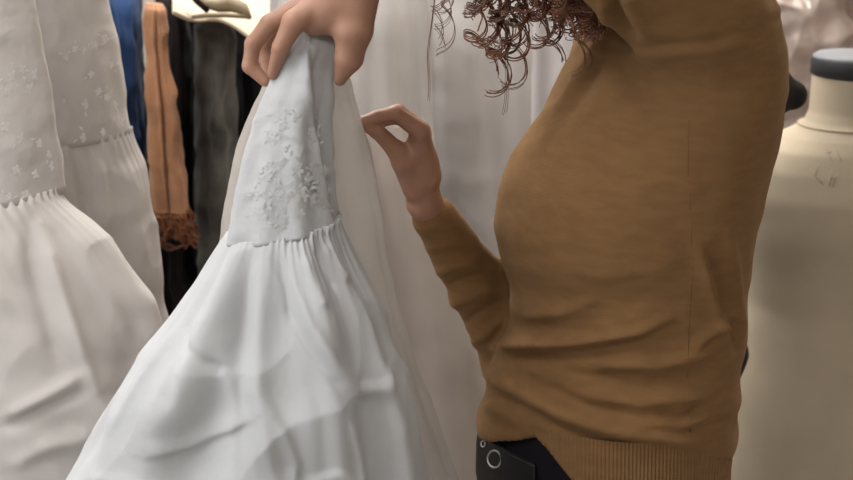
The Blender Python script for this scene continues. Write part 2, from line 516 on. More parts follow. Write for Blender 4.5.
NSH = P(694, 12, 1.50); NEL = P(522, -152, 1.38); LWR = P(356, -36, 1.44)
FSH = P(628, 40, 1.75); FEL = P(522, 352, 1.745); RWR = P(424, 202, 1.60)
BR1 = P(548, 222, 1.60) ; BR2 = P(578, 222, 1.535)
def sweater_core(p):
    d = torso(p)
    bz = p * np.array([1, 1, .80])
    d = smin(d, ell(p, P(575, 221, 1.60), (.080, .118, .092), np.stack([FV, RV, [0, 0, 1]], 1)), .06)
    d = smin(d, rc(p, NSH, NEL, .072, .054), .035)
    d = smin(d, rc(p, NEL, NEL + (LWR - NEL) * .55, .054, .042), .02)
    far = smin(rc(p, FSH, FEL, .06, .05), rc(p, FEL, FEL + (RWR - FEL) * .91, .050, .0265), .02)
    return smin(d, far, .02)
def zline(pts):
    dep = lambda a: np.interp(a, [476, 500, 540, 600, 690, 740], [1.64, 1.56, 1.50, 1.465, 1.475, 1.56])
    x = np.array([P(a, b, dep(a))[0] for a, b in pts]); z = np.array([P(a, b, dep(a))[2] for a, b in pts])
    k = np.argsort(x); x, z = x[k], z[k]
    return lambda q: np.interp(q, x, z)
band = zline([(470, 441), (500, 441), (538, 440), (575, 443), (640, 447), (690, 452), (740, 460)])
hemz = zline([(470, 425), (500, 425), (530, 430), (538, 441), (547, 449), (572, 478), (590, 490), (740, 496)])
def smax(a, b, k): return -smin(-a, -b, k)
def sweater_f(p): return smax(sweater_core(p), band(p[:, 0]) - p[:, 2], .010)
def hem_f(p): return np.maximum(np.maximum(torso(p, -.0015), hemz(p[:, 0]) - p[:, 2]), p[:, 2] - band(p[:, 0]) - .03)

V, Fq = nets(sweater_f, (-.12, 1.28, .84), (.48, 1.92, 1.62), .004)
N = grads(sweater_core, V)
sx_, sy_ = proj(V)
rid = [
    ([(488, 349), (515, 348), (550, 346), (590, 341), (640, 330), (668, 320)], .013, (9, 4)), ([(500, 358), (550, 356), (600, 351), (650, 340)], -.006, (4, 9)),
    ([(482, 372), (500, 384), (530, 400), (570, 419), (610, 432), (650, 439), (692, 443)], .011, (13, 5)), ([(535, 416), (560, 429), (600, 442), (680, 449)], -.006, 5),
    ([(512, 372), (545, 388), (590, 408), (640, 418)], -.006, 7), ([(484, 405), (505, 412), (520, 424)], .005, 6), ([(488, 392), (505, 400), (522, 412)], -.004, 5),
    ([(572, 395), (640, 404), (712, 396)], .008, (9, 5)), ([(590, 378), (650, 384), (708, 373)], -.006, 7),
    ([(600, 366), (660, 367), (718, 352)], .008, (8, 4)), ([(560, 372), (600, 376), (650, 376)], -.004, 6),
    ([(560, 330), (610, 322), (650, 312)], .004, (8, 4)), ([(520, 318), (560, 312), (600, 300)], .004, (8, 5)),
    ([(698, 245), (712, 295), (730, 358)], .008, (5, 6)), ([(708, 250), (722, 300), (736, 350)], -.006, 5), ([(726, 225), (736, 280), (742, 340)], .006, 5),
    ([(690, 352), (715, 330), (740, 310)], .006, (6, 4)), ([(655, 411), (680, 418), (702, 408)], -.006, 5), ([(650, 420), (680, 427), (712, 418)], .005, 5), ([(640, 432), (690, 430), (735, 418)], -.004, 5),
    ([(560, 270), (610, 276), (670, 268)], .0025, (10, 6)),
    ([(608, -8), (618, 20), (632, 44)], -.012, 7), ([(596, 62), (606, 30), (604, -5)], .006, 7), ([(648, 42), (632, 10), (626, -10)], .005, 8),
    ([(612, 48), (660, 47), (710, 42), (760, 28), (785, 14)], -.0035, 5), ([(620, 56), (690, 54), (770, 38)], .002, 8),
    ([(552, 118), (575, 82), (600, 44)], .004, 6), ([(566, 118), (588, 84), (606, 52)], -.004, 5), ([(585, 120), (604, 86)], .003, 6),
    ([(510, 278), (560, 300), (620, 300)], -.003, 12), ([(510, 300), (540, 312), (590, 315)], .003, 9), ([(508, 322), (560, 330), (620, 318)], -.003, 8),
    ([(425, 250), (445, 244), (462, 246)], .003, 5), ([(434, 275), (455, 266), (478, 262)], .004, 5), ([(444, 290), (465, 280), (485, 275)], -.004, 5),
    ([(450, 306), (475, 294), (496, 288)], .0045, 6), ([(462, 326), (484, 310), (503, 300)], -.004, 5), ([(470, 345), (492, 328), (506, 316)], .005, 6),
]
vis = np.clip(-N[:, 1] * 3 + .6, 0, 1)
D = ridges(sx_, sy_, rid) * vis
low = np.clip((P(600, 290, 1.5)[2] - V[:, 2]) / .12, 0, 1)
D += .0022 * low * nz(V * np.array([.5, .5, 1.6]), 9, 11) + .001 * nz(V, 14, 12)
V = V + N * D[:, None]
sweater = mesh('sweater', V, Fq, M['knit'], person)
sweater['label'] = 'fitted camel brown knit sweater'
Vh, Fh = nets(hem_f, (0.0, 1.36, .82), (.42, 1.88, 1.0), .0035)
Nh = grads(hem_f, Vh)
hem = mesh('ribbed_hem', Vh, Fh, M['rib'], sweater)

# side seam: a stitched line lying on the sweater
from mathutils.bvhtree import BVHTree
bvh = BVHTree.FromPolygons([Vector(v) for v in V], [tuple(int(i) for i in f) for f in Fq])
def on_sweater(px, py, lift=0.):
    d = P(px, py, 2.) - CAM; d /= np.linalg.norm(d)
    hit = bvh.ray_cast(Vector(CAM), Vector(d))
    if hit[0] is None: return None
    return np.array(hit[0]) + np.array(hit[1]) * lift * (1 if hit[1].y < 0 else -1)
pts = [on_sweater(690 + 2 * math.sin(y * .03), y, -.0006) for y in range(120, 436, 6)]
pts = np.array([q for q in pts if q is not None])
mb = MB(); mb.tube(pts, .0009, 6); mb.build('side_seam', M['rib'], sweater)

# --- hands (her left holds the dress, her right pinches its lining)
def hp(lst): return [P(*q) for q in lst]
LH_I = hp([(322, 4, 1.435), (294, 22, 1.425), (281, 47, 1.428), (273, 74, 1.437)])
LH_M = hp([(318, -2, 1.455), (270, 24, 1.448), (253, 44, 1.45), (250, 66, 1.45), (265, 81, 1.447)])
LH_R = hp([(318, -4, 1.475), (276, 22, 1.482), (262, 48, 1.482), (270, 76, 1.472)])
LH_P = hp([(322, -4, 1.495), (290, 16, 1.505), (276, 40, 1.505), (280, 62, 1.495)])
LH_T = hp([(358, -10, 1.43), (354, 30, 1.425), (349, 58, 1.43), (340, 80, 1.437)])
def lhand(p):
    d = rc(p, NEL + (LWR - NEL) * .3, LWR, .036, .029)
    d = smin(d, rc(p, LWR, P(338, -2, 1.435), .029, .026), .02)
    d = smin(d, rc(p, LWR, P(330, -2, 1.475), .027, .024), .02)
    d = smin(d, rc(p, P(345, 8, 1.44), P(316, 17, 1.44), .026, .019), .015)
    d = smin(d, rc(p, P(352, 0, 1.44), P(352, 30, 1.43), .023, .0165), .012)
    d = smin(d, chain(p, LH_T, (.021, .0185, .0140, .0062), .004), .006)
    for q, r in ((LH_I, (.0145, .0118, .0085, .0062)), (LH_M, (.0125, .0098, .0082, .0078, .0060)), (LH_R, (.012, .0092, .008, .006)), (LH_P, (.011, .0085, .007, .0055))):
        d = smin(d, chain(p, q, r, .003), .0035)
    return d
RH_I = hp([(419, 130, 1.560), (395, 113, 1.545), (376, 117, 1.532), (360, 122, 1.522)])
RH_M = hp([(421, 130, 1.580), (398, 112, 1.572), (379, 116, 1.556), (363, 122, 1.540)])
RH_R = hp([(422, 133, 1.598), (403, 115, 1.598), (386, 117, 1.585), (373, 123, 1.568)])
RH_P = hp([(423, 140, 1.614), (408, 122, 1.618), (394, 119, 1.606), (383, 123, 1.592)])
RH_T = hp([(415, 188, 1.585), (396, 150, 1.562), (377, 131, 1.540), (361, 124, 1.525)])
def rhand(p):
    d = rc(p, FEL + (RWR - FEL) * .7, RWR, .0225, .0185)
    d = smin(d, rc(p, RWR, P(422, 165, 1.585), .0185, .0180), .01)
    for q in ((419, 134, 1.565), (420, 134, 1.583), (421, 136, 1.600), (422, 144, 1.614)):
        d = smin(d, rc(p, P(423, 175, 1.59), P(*q), .0165, .0118), .008)
    d = smin(d, rc(p, P(404, 162, 1.567), P(416, 150, 1.575), .011, .011), .012)
    d = smin(d, chain(p, RH_T, (.0145, .0105, .0082, .0058), .004), .008)
    for q, r in ((RH_I, (.0105, .0085, .0070, .0056)), (RH_M, (.0105, .0085, .0070, .0056)), (RH_R, (.010, .008, .0068, .0054)), (RH_P, (.0092, .0072, .006, .005))):
        d = smin(d, chain(p, q, r, .003), .0035)
    return d
HC = P(545, -175, 1.66)                     # the head, bent down towards the dress
hf = np.array([-.80, -.22, -.56]); hf /= np.linalg.norm(hf)
hs = np.cross([0, 0, 1.], hf); hs /= np.linalg.norm(hs); hu = np.cross(hf, hs)
HR = np.stack([hf, hs, hu], 1)
def hd(f, s, u): return HC + hf * f + hs * s + hu * u
def head(p):
    d = ell(p, hd(-.01, 0, .02), (.098, .075, .112), HR)
    d = smin(d, ell(p, hd(.035, 0, -.055), (.055, .052, .065), HR), .03)
    d = smin(d, rc(p, hd(.088, 0, .012), hd(.108, 0, -.022), .007, .012), .01)
    d = smin(d, rc(p, hd(.082, -.014, -.058), hd(.082, .014, -.058), .007, .007), .006)
    for s in (-1, 1):
        d = smin(d, ell(p, hd(-.012, s * .077, 0), (.016, .006, .028), HR), .006)
        d = np.maximum(d, -ell(p, hd(.094, s * .031, .012), (.014, .016, .009), HR))
        d = np.minimum(d, ell(p, hd(.079, s * .031, .012), (.012, .0125, .011), HR))
    return smin(d, rc(p, hd(-.04, 0, -.05), P(672, 5, 1.62), .048, .056), .03)
HIP = P(608, 470, YT); HIP[1] = YT
def legs(p, grow=0., foot=True):
    d = None
    for s in (-1, 1):
        hpnt = np.array([HIP[0], YT, .86]) + RV * s * .085
        kn = np.array([HIP[0] - .015, YT, .47]) + RV * s * .085 + FV * .02
        an = np.array([HIP[0], YT, .085]) + RV * s * .085
        q = smin(rc(p, hpnt, kn, .092 + grow, .058 + grow), rc(p, kn, an, .056 + grow, .036 + grow * 1.5), .02)
        if foot: q = smin(q, rc(p, an + np.array([0, 0, -.045]), an + FV * .15 + np.array([0, 0, -.06]), .034, .022), .02)
        d = q if d is None else smin(d, q, .03)
    return d
def body_f(p):
    d = smin(torso(p, -.014), head(p), .03)
    d = smin(d, rc(p, NSH, NEL, .055, .042), .03)
    d = smin(d, rc(p, NEL, LWR, .040, .027), .02)
    d = smin(d, smin(rc(p, FSH, FEL, .045, .038), rc(p, FEL, RWR, .034, .011), .02), .02)
    return smin(d, legs(p), .04)
def body_cut(p):
    # stops in the forearms, where the finely built hands carry on inside the sleeves
    ln = NEL + (LWR - NEL) * .42; rn = FEL + (RWR - FEL) * .80
    dl = LWR - NEL; dl = dl / np.linalg.norm(dl); dr = RWR - FEL; dr = dr / np.linalg.norm(dr)
    d = body_f(p)
    near_l = np.linalg.norm(p - (LWR + ln) / 2, axis=1) < .16
    near_r = np.linalg.norm(p - (RWR + rn) / 2, axis=1) < .075
    d = np.where(near_l, np.maximum(d, (p - ln) @ dl), d)
    return np.where(near_r, np.maximum(d, (p - rn) @ dr), d)
Vb, Fb = nets(body_cut, (-.2, 1.2, 0), (.5, 1.95, 1.95), .009)
Vl, Fl = nets(lhand, P(236, 95, 1.44) - [.01, .08, .02], np.maximum(P(420, -110, 1.44), NEL + (LWR - NEL) * .3) + [.02, .10, .04], .0021)
Vr, Fr = nets(rhand, P(345, 250, 1.55) - [.01, .08, .05], P(470, 95, 1.60) + [.02, .16, .02], .0021)
Vall = np.concatenate([Vb, Vl, Vr])
Fall = np.concatenate([Fb, Fl + len(Vb), Fr + len(Vb) + len(Vl)])
body = mesh('body', Vall, Fall, M['skin'], person)

# --- trousers, belt, shoes
def trou(p):
    d = smin(legs(p, .012, False), torso(p, -.010), .03)
    return np.maximum(np.maximum(d, p[:, 2] - hemz(p[:, 0]) - .05), .03 - p[:, 2])
Vt, Ft = nets(trou, (-.06, 1.3, .02), (.45, 1.92, 1.0), .007)
Nt = grads(trou, Vt)
trousers = mesh('trousers', Vt + Nt * (.003 * nz(Vt, 6, 21))[:, None], Ft, M['trousers'], person)
bz0, bz1 = P(496, 492, 1.58)[2] - .004, P(496, 438, 1.58)[2]
def belt_f(p): return np.maximum(np.maximum(torso(p, -.0035), bz0 - p[:, 2]), p[:, 2] - bz1)
Vt, Ft = nets(lambda p: np.maximum(belt_f(p), p[:, 0] - P(536, 460, 1.50)[0]), (-.06, 1.3, .8), (.45, 1.92, 1.0), .0035)
belt = mesh('belt', Vt, Ft, M['leather'], trousers); belt['label'] = 'wide black leather belt with a round eyelet'
bvb = BVHTree.FromPolygons([Vector(v) for v in Vt], [tuple(int(i) for i in f) for f in Ft])
def ring(px, py, r, th, name):
    d = P(px, py, 2.) - CAM; d /= np.linalg.norm(d)
    hit = bvb.ray_cast(Vector(CAM), Vector(d))
    if hit[0] is None: return
    c = np.array(hit[0]); n = np.array(hit[1]); n = n if n[1] < 0 else -n
    n = n - .7 * d; n /= np.linalg.norm(n); c = c + n * .0022
    e1 = np.cross(n, [0, 0, 1.]); e1 /= np.linalg.norm(e1); e2 = np.cross(n, e1)
    mb = MB(); k = np.linspace(0, 2 * math.pi, 33)
    mb.tube([c + n * .001 + r * (math.cos(t) * e1 + math.sin(t) * e2) for t in k], th, 8)
    mb.build(name, M['eyelet'], belt)
ring(496, 459, .0098, .0012, 'eyelet')
ring(485, 444, .0035, .0010, 'eyelet')
for s in (-1, 1):
    an = np.array([HIP[0], YT, .05]) + RV * s * .085
    Vt, Ft = nets(lambda p: np.maximum(rc(p, an, an + FV * .16 + np.array([0, 0, -.012]), .047, .036), .001 - p[:, 2]), an - [.25, .2, .051], an + [.1, .2, .08], .006)
    mesh('shoe', Vt, Ft, M['shoe'], person)

# --- hair: curls falling from the bent head
mb = MB()
def curl(p0, p1, rad, turns, thick, ph, n=64, loop=.75):
    """one hair winding down from p0 to p1; loop tips the coils so that they read as rings"""
    p0, p1 = np.asarray(p0), np.asarray(p1)
    t = np.linspace(0, 1, n)
    L = np.linalg.norm(p1 - p0); ax = (p1 - p0) / L
    e1 = np.cross(ax, [0, 1., 0]); e1 /= np.linalg.norm(e1); e2 = np.cross(ax, e1)
    env = rad * (.25 + .9 * t ** .8)
    ang = ph + turns * 2 * math.pi * t + .8 * np.sin(t * 7 + ph)
    pts = p0 + t[:, None] * (p1 - p0) + (env * np.cos(ang))[:, None] * e1 + (env * np.sin(ang))[:, None] * e2 + (loop * env * np.sin(ang + .3))[:, None] * ax
    mb.tube(pts, thick * (1 - .5 * t), 5)
r = np.random.RandomState(5)
def lock(p0, p1, rad, turns, ph, k=4, spread=.0008, thick=.0010):
    """a lock: several hairs that wind together round one spiral and part a little at the tip"""
    for q in range(k):
        j0, j1 = r.normal(size=3) * spread, r.normal(size=3) * spread * 1.6
        curl(np.asarray(p0) + j0, np.asarray(p1) + j1 + np.array([0, 0, r.uniform(-.002, .006)]), rad * r.uniform(.92, 1.08), turns * r.uniform(.99, 1.01), thick * r.uniform(.6, 1.3), ph + r.normal() * .07)
for i in range(20):                         # forward locks in front of the pale gowns
    x = 468 + 84 * (i + r.uniform(0, 1)) / 20
    yend = 12 + 40 * math.exp(-((x - 500) / 30) ** 2) * r.uniform(.4, 1.1) + r.uniform(-12, 14)
    Y = r.uniform(1.54, 1.68)
    lock(P(x + r.uniform(-4, 10), -75 + r.uniform(-15, 15), Y), P(x + r.uniform(-8, 8), yend, Y), r.uniform(.006, .011), r.uniform(2.8, 4.6), r.uniform(0, 6.28), 4)
for x0, x1, ye, rd, tn, ph in ((504, 498, 90, .013, 4.1, 1.), (494, 484, 72, .014, 3.6, 3.), (512, 514, 84, .013, 3.7, 5.), (482, 474, 54, .012, 3.8, .5), (520, 518, 62, .012, 4.2, 2.), (500, 496, 70, .010, 4.4, 4.), (536, 538, 46, .011, 4.2, 1.), (528, 546, 40, .011, 4.1, 3.), (548, 554, 60, .010, 4.3, 5.)):
    lock(P(x0, -80, 1.57), P(x1, ye, 1.57), rd, tn, ph, 4, .0008, .0011)
for i in range(46):                         # denser locks against the sweater front
    x = r.uniform(560, 600); yend = r.uniform(14, 46) if x > 580 else r.uniform(-4, 36)
    Y = r.uniform(1.47, 1.58)
    lock(P(x - r.uniform(0, 25), -75, Y), P(x + r.uniform(-6, 6), yend, Y), r.uniform(.005, .010), r.uniform(2.6, 4.6), r.uniform(0, 6.28), 6, .0014, .0009)
for x0, x1, ye, rd, tn in ((572, 578, 80, .008, 4), (588, 584, 66, .007, 4.2), (430, 425, 98, .003, .8), (438, 446, 60, .009, 2.2), (446, 438, 50, .008, 2.6), (432, 436, 36, .007, 2.8), (452, 440, 22, .009, 2.6), (500, 502, 112, .004, 1.6)):
    lock(P(x0 + 14 * (x0 < 560), -80, 1.56), P(x1, ye, 1.56), rd, tn, r.uniform(0, 6.28), 3, .0006, .0006)
# the mass of hair over the head, above the frame
for i in range(420):
    v = r.normal(size=3); v /= np.linalg.norm(v)
    if v[0] > .75 or v[2] < -.5: continue
    root = HC + HR @ (v * np.array([.10, .08, .118])) - hf * .012 + hu * .02
    out = HC + HR @ (v * np.array([.135, .12, .14])) - hf * .02
    end = out + np.array([r.uniform(-.02, .02), r.uniform(-.02, .02), -r.uniform(.06, .16)])
    curl(root, end, r.uniform(.006, .014), r.uniform(1.5, 2.6), .0018, r.uniform(0, 6.28), 22)
hair = mb.build('hair', M['hair'], person); hair['label'] = 'long curly auburn hair hanging forward'

# ================================================================== the white dress held up by the person
hd0 = P(310, 300, 1.46)
held = empty('white_dress', (hd0[0], hd0[1], 0), 'crisp white cotton dress with lace yoke and gathered skirt, held up by the person', 'dress')
def yoke_fold(u, v, px, py): return .0022 * np.sin(9 * u + 3 * v) * v + .002 * np.sin(5 * u + 1)
yoke, yd = drape('yoke', [
    (300, 18, 326, 18, 1.462, .012), (293, 30, 331, 29, 1.460, .016), (284, 46, 335, 44, 1.457, .022), (273, 72, 333, 70, 1.455, .028), (261, 100, 331, 97, 1.452, .034), (250, 130, 330, 124, 1.45, .04),
    (241, 165, 331, 155, 1.447, .046), (233, 200, 333, 185, 1.445, .050), (226, 240, 337, 219, 1.443, .056)], M['lace'], held, 200, 130,
    fold=yoke_fold, rid=[([(300, 50), (288, 110), (270, 180)], .004, 14), ([(311, 44), (317, 100), (327, 160), (338, 216)], -.014, (18, 3)), ([(305, 50), (311, 100), (321, 160)], .003, 6)], crump=(.0012, 14), seed=31, squash=.9)
r = np.random.RandomState(9)
spots = [(r.uniform(240, 330), r.uniform(108, 218)) for _ in range(60)]
spots = [(x, y) for x, y in spots if x > 290 - .33 * y + 20]
flowers('embroidery', yd, spots, .0066, M['thread_cool'], yoke)
def skirt_fold(u, v, px, py):
    gath = np.exp(-v * 13) * (.0042 * np.sin(58 * u + 2 * np.sin(5 * u)) + .003 * np.sin(37 * u + 1)) * np.clip((px - 262) / 45, .12, 1)
    big = (.010 * np.sin(5 * u + 1.5 + .8 * np.sin(6 * v)) + .006 * np.sin(11 * u + 3 * v + .4)) * np.clip(v * 3.5, 0, 1) * np.clip(np.abs(np.sin(u)) * 1.6, .1, 1)
    return gath + big
srid = [
    ([(288, 238), (293, 268), (305, 300), (328, 335), (352, 362), (376, 366), (388, 350)], .009, (5, 9)), ([(283, 250), (290, 290), (310, 325), (340, 366)], -.007, (9, 5)),
    ([(262, 245), (257, 300), (258, 360), (272, 430), (285, 480)], .006, 9), ([(248, 250), (242, 310), (240, 380), (250, 470)], -.005, 9),
    ([(182, 312), (152, 358), (120, 412)], .003, (2.5, 4)), ([(196, 320), (186, 340), (176, 375)], -.005, 6), ([(190, 315), (210, 335), (226, 345)], -.004, 6),
    ([(300, 240), (308, 262), (318, 285)], .005, 5), ([(312, 235), (322, 258), (334, 275)], -.004, 4), ([(322, 232), (334, 252), (346, 268)], .005, 4),
    ([(357, 280), (374, 330), (390, 400), (405, 480)], .006, (8, 5)), ([(340, 380), (352, 420), (362, 480)], .006, (8, 4)), ([(308, 330), (316, 380), (322, 480)], -.005, 9),
    ([(152, 420), (190, 412), (232, 392), (252, 380)], .005, (10, 4)), ([(262, 360), (282, 392), (292, 420), (288, 470)], .006, (4, 10)), ([(230, 300), (224, 340), (240, 390)], .004, 8),
    ([(100, 450), (130, 445), (170, 452)], .004, 6), ([(300, 440), (330, 430), (352, 446)], .005, (4, 9))]
skirt, sd = drape('skirt', [
    (226, 236, 335, 215, 1.443, .051), (222, 243, 338, 223, 1.442, .056), (210, 264, 350, 248, 1.440, .064), (195, 288, 365, 280, 1.437, .074), (171, 322, 384, 316, 1.434, .088), (147, 352, 397, 350, 1.43, .10), (118, 392, 409, 392, 1.43, .11),
    (92, 436, 422, 436, 1.43, .12), (70, 476, 433, 476, 1.43, .13), (48, 520, 438, 520, 1.43, .14), (15, 600, 450, 600, 1.42, .14), (0, 700, 455, 700, 1.41, .14), (0, 860, 455, 860, 1.40, .14)],
    M['white'], held, 420, 260, fold=skirt_fold, rid=srid, crump=(.0042, 5.5), seed=41, squash=.8)
lining, _ = drape('lining', [
    (310, 24, 333, 26, 1.495, .008), (306, 46, 341, 48, 1.497, .012), (268, 78, 346, 80, 1.50, .014), (248, 116, 361, 122, 1.51, .014), (233, 158, 369, 165, 1.515, .018), (222, 210, 377, 210, 1.52, .02),
    (216, 260, 385, 260, 1.525, .03), (225, 320, 399, 320, 1.53, .035), (235, 370, 415, 370, 1.53, .04), (210, 420, 433, 420, 1.53, .045), (190, 480, 454, 480, 1.53, .045), (150, 600, 470, 600, 1.53, .045), (130, 800, 475, 800, 1.53, .045)],
    M['lining'], held, 200, 160, fold=wavy(7, .0035, 5), crump=(.002, 9), seed=51)
lining['label'] = 'sheer pale lining'

# ================================================================== white dresses hanging at the left
def hook_hanger(x, y, z, zr, w, ang, label, cat='hanger', mat='olive'):
    e = empty('clothes_hanger', (x, y, z), label, cat, 'clothes hangers')
    mb = MB(); t = np.linspace(-1, 1, 21)
    c, s = math.cos(ang), math.sin(ang)
    mb.tube([(x + c * w * q, y + s * w * q, z - .10 * abs(q) ** 1.5 + .0) for q in t], .008, 10)
    mb.build('shoulder_bar', M[mat], e)
    mb = MB(); k = np.linspace(-.5 * math.pi, 1.25 * math.pi, 24)
    hr = .022
    cz = zr - .012 + hr - .022 + .0125
    hook = [(x, y, z), (x, y, cz - hr - .01)] + [(x + s * hr * math.cos(q), y - c * hr * math.cos(q), cz + hr * math.sin(q)) for q in k]
    mb.tube(hook, .0022, 8); mb.build('hook', M['metal'], e)
    return e

def lefty(rows_up, rows_lo, label, seed, spots, nf, mats=('ivory_lace', 'ivory'), rid_lo=None, rid_up=None):
    c = P((rows_up[0][0] + rows_up[0][2]) / 2, 0, rows_up[0][4])
    e = empty('hanging_dress', (c[0], c[1], 0), label, 'dress', 'white dresses hanging at the left')
    up, ud = drape('upper_tier', rows_up, M[mats[0]], e, 200, 130, fold=wavy(nf, .0035, seed, (.6, 1)), crump=(.0015, 9), seed=seed, rid=rid_up)
    def gf(u, v, px, py):
        return np.exp(-v * 9) * .004 * np.sin(60 * u + 2 * np.sin(4 * u)) + wavy(nf + 2, .011, seed + 1, (0, 1))(u, v, px, py) * np.clip(v * 4, 0, 1)
    lo, _ = drape('lower_tier', rows_lo, M[mats[1]], e, 340, 200, fold=gf, crump=(.003, 6), seed=seed + 2, rid=rid_lo)
    flowers('embroidery', ud, spots, .0074, M['thread'], up, seed)
    return e
# behind: the dress whose edge runs beside the blue garment
lefty([(-70, -190, 60, -190, 1.98, .02), (-110, -140, 90, -140, 1.98, .06), (-125, -60, 104, -60, 1.97, .07), (-125, 0, 111, 0, 1.97, .07), (-120, 70, 122, 55, 1.965, .075), (-110, 155, 132, 132, 1.96, .08)],
      [(-110, 150, 129, 127, 1.96, .074), (-110, 157, 132, 134, 1.96, .082), (-115, 190, 146, 165, 1.96, .09), (-120, 240, 156, 230, 1.96, .10), (-125, 290, 162, 282, 1.96, .105), (-130, 345, 168, 340, 1.96, .11), (-135, 420, 178, 420, 1.96, .115), (-140, 560, 195, 560, 1.96, .12), (-150, 820, 215, 820, 1.96, .125)],
      'white tiered embroidered dress hanging against the royal blue garment, partly behind another white dress', 61,
      [(66, 52), (82, 46), (92, 40), (104, 36), (74, 44), (62, 92), (84, 96), (104, 92), (112, 100), (96, 86), (118, 118), (100, 124), (80, 130), (110, 62), (88, 68)], 5,
      rid_lo=[([(96, 150), (100, 190), (96, 230)], .008, 6), ([(72, 152), (84, 200), (100, 240)], -.005, 6), ([(125, 150), (132, 200), (140, 260)], .006, 8)])
# in front: the dress at the edge of the picture
lefty([(-90, -250, 0, -250, 1.74, .02), (-150, -190, 10, -190, 1.74, .05), (-170, -80, 22, -80, 1.73, .06), (-170, 0, 31, 0, 1.73, .06), (-168, 90, 46, 85, 1.725, .065), (-165, 220, 61, 190, 1.72, .07)],
      [(-165, 214, 57, 184, 1.72, .062), (-165, 222, 61, 192, 1.72, .072), (-170, 255, 88, 215, 1.72, .085), (-175, 300, 122, 250, 1.72, .095), (-180, 345, 152, 298, 1.72, .10), (-185, 400, 165, 365, 1.72, .105), (-190, 480, 170, 455, 1.72, .11), (-195, 600, 180, 590, 1.72, .115), (-205, 800, 190, 800, 1.72, .12)],
      'white tiered embroidered dress hanging in front of the one beside the blue garment', 71,
      [(2, 78), (12, 72), (22, 64), (34, 70), (30, 84), (8, 86), (6, 118), (20, 132), (38, 140), (48, 150), (16, 160), (36, 170), (50, 162), (6, 185), (26, 190)], 4,
      rid_lo=[([(38, 215), (55, 270), (75, 330), (92, 372)], .011, 7), ([(24, 215), (38, 280), (55, 340)], -.008, 9), ([(0, 384), (40, 366), (75, 352)], .007, 6), ([(0, 396), (45, 378), (80, 366)], -.006, 5),
              ([(5, 430), (45, 412), (90, 408)], .006, 8), ([(62, 215), (100, 275), (130, 330)], .006, 9), ([(92, 372), (110, 410), (150, 440)], .006, 10)])

# ================================================================== the coloured garments on the rail behind
ZR = 1.47
rail = empty('clothes_rail', (-.3, 2.62, 0), 'long steel clothes rail carrying the coloured garments and pale gowns', 'clothes rail')
mb = MB(); mb.tube([(-1.45, 2.62, ZR), (1.25, 2.62, ZR)], .0125, 14); mb.build('rail_bar', M['metal'], rail)
for x in (-1.4, 1.2):
    mb = MB(); mb.tube([(x, 2.62, .03), (x, 2.62, ZR)], .0125, 14); mb.build('post', M['metal'], rail)
    mb = MB(); mb.tube([(x, 2.35, .03), (x, 2.9, .03)], .016, 14); mb.build('foot', M['metal'], rail)

def side_garment(name, rows, mat, label, cat, nf, amp, seed, squash=1., crump=(.003, 7), rid=None):
    c = P((rows[0][0] + rows[0][2]) / 2, rows[0][1], rows[0][4])
    e = empty(name, (c[0], c[1], 0), label, cat, 'coloured garments on the rail')
    o, d = drape('cloth', rows, M[mat], e, 220, 150, fold=wavy(nf, amp, seed, (.5, 1)), crump=crump, seed=seed, squash=squash, rid=rid)
    return e, d
side_garment('hanging_garment', [(100, -30, 118, -30, 2.60, .02), (92, -18, 128, -18, 2.60, .09), (92, 0, 138, 0, 2.60, .17), (98, 60, 141, 60, 2.60, .2), (104, 120, 144, 120, 2.6, .2), (110, 200, 149, 200, 2.6, .2), (110, 500, 150, 500, 2.6, .2)], 'blue',
             'royal blue satin garment between the white embroidered dress and the rust orange scarf', 'garment', 12, .006, 81)
scarf, scd = side_garment('scarf', [(146, 3, 163, 5, 2.34, .025), (145, 8, 166, 10, 2.34, .035), (145, 40, 167, 40, 2.34, .04), (146, 90, 173, 90, 2.34, .045), (148, 140, 179, 140, 2.34, .045), (150, 185, 185, 185, 2.34, .045), (153, 212, 188, 212, 2.34, .045)], 'orange',
             'rust orange woollen scarf with a dark knotted fringe, hanging on the rail', 'scarf', 5, .003, 82, squash=.7, rid=[([(156, 0), (158, 40), (165, 110), (170, 215)], -.020, 3), ([(166, 70), (176, 150), (182, 210)], .006, 5)])
mb = MB(); r = np.random.RandomState(4)
low = scd[0][-2]
for j in range(0, 220, 4):
    p = low[j]; pts = [p + np.array([0, 0, .004])]
    a, bb = r.uniform(0, 6.28), r.uniform(.003, .008)
    L = r.uniform(.03, .062)
    for q in range(1, 7): pts.append(p + np.array([bb * math.sin(a + q * 1.3), .004 * math.cos(q), -L * q / 6]) + np.array([r.uniform(-.002, .004) * q, 0, 0]))
    mb.tube(pts, .0021, 6)
mb.build('fringe', M['fringe'], scarf)
side_garment('coat', [(162, -12, 180, -12, 2.62, .03), (162, 2, 182, 2, 2.6, .08), (163, 15, 189, 12, 2.62, .12), (164, 80, 190, 80, 2.62, .13), (164, 200, 190, 200, 2.62, .13), (162, 262, 190, 262, 2.61, .14), (160, 292, 225, 292, 2.59, .14), (160, 560, 228, 560, 2.59, .14)], 'darkbrown',
             'black brown coat hanging between the rust orange scarf and the charcoal tweed jacket', 'coat', 9, .005, 83)
side_garment('jacket', [(202, 20, 224, 20, 2.50, .03), (196, 26, 232, 26, 2.5, .08), (196, 36, 236, 36, 2.5, .12), (196, 60, 235, 60, 2.5, .14), (196, 120, 235, 120, 2.5, .15), (196, 200, 234, 200, 2.5, .15), (197, 250, 230, 250, 2.5, .14), (199, 270, 227, 270, 2.5, .13)], 'grey',
             'charcoal tweed jacket hanging under the cream blouse', 'jacket', 6, .004, 84, crump=(.004, 5))
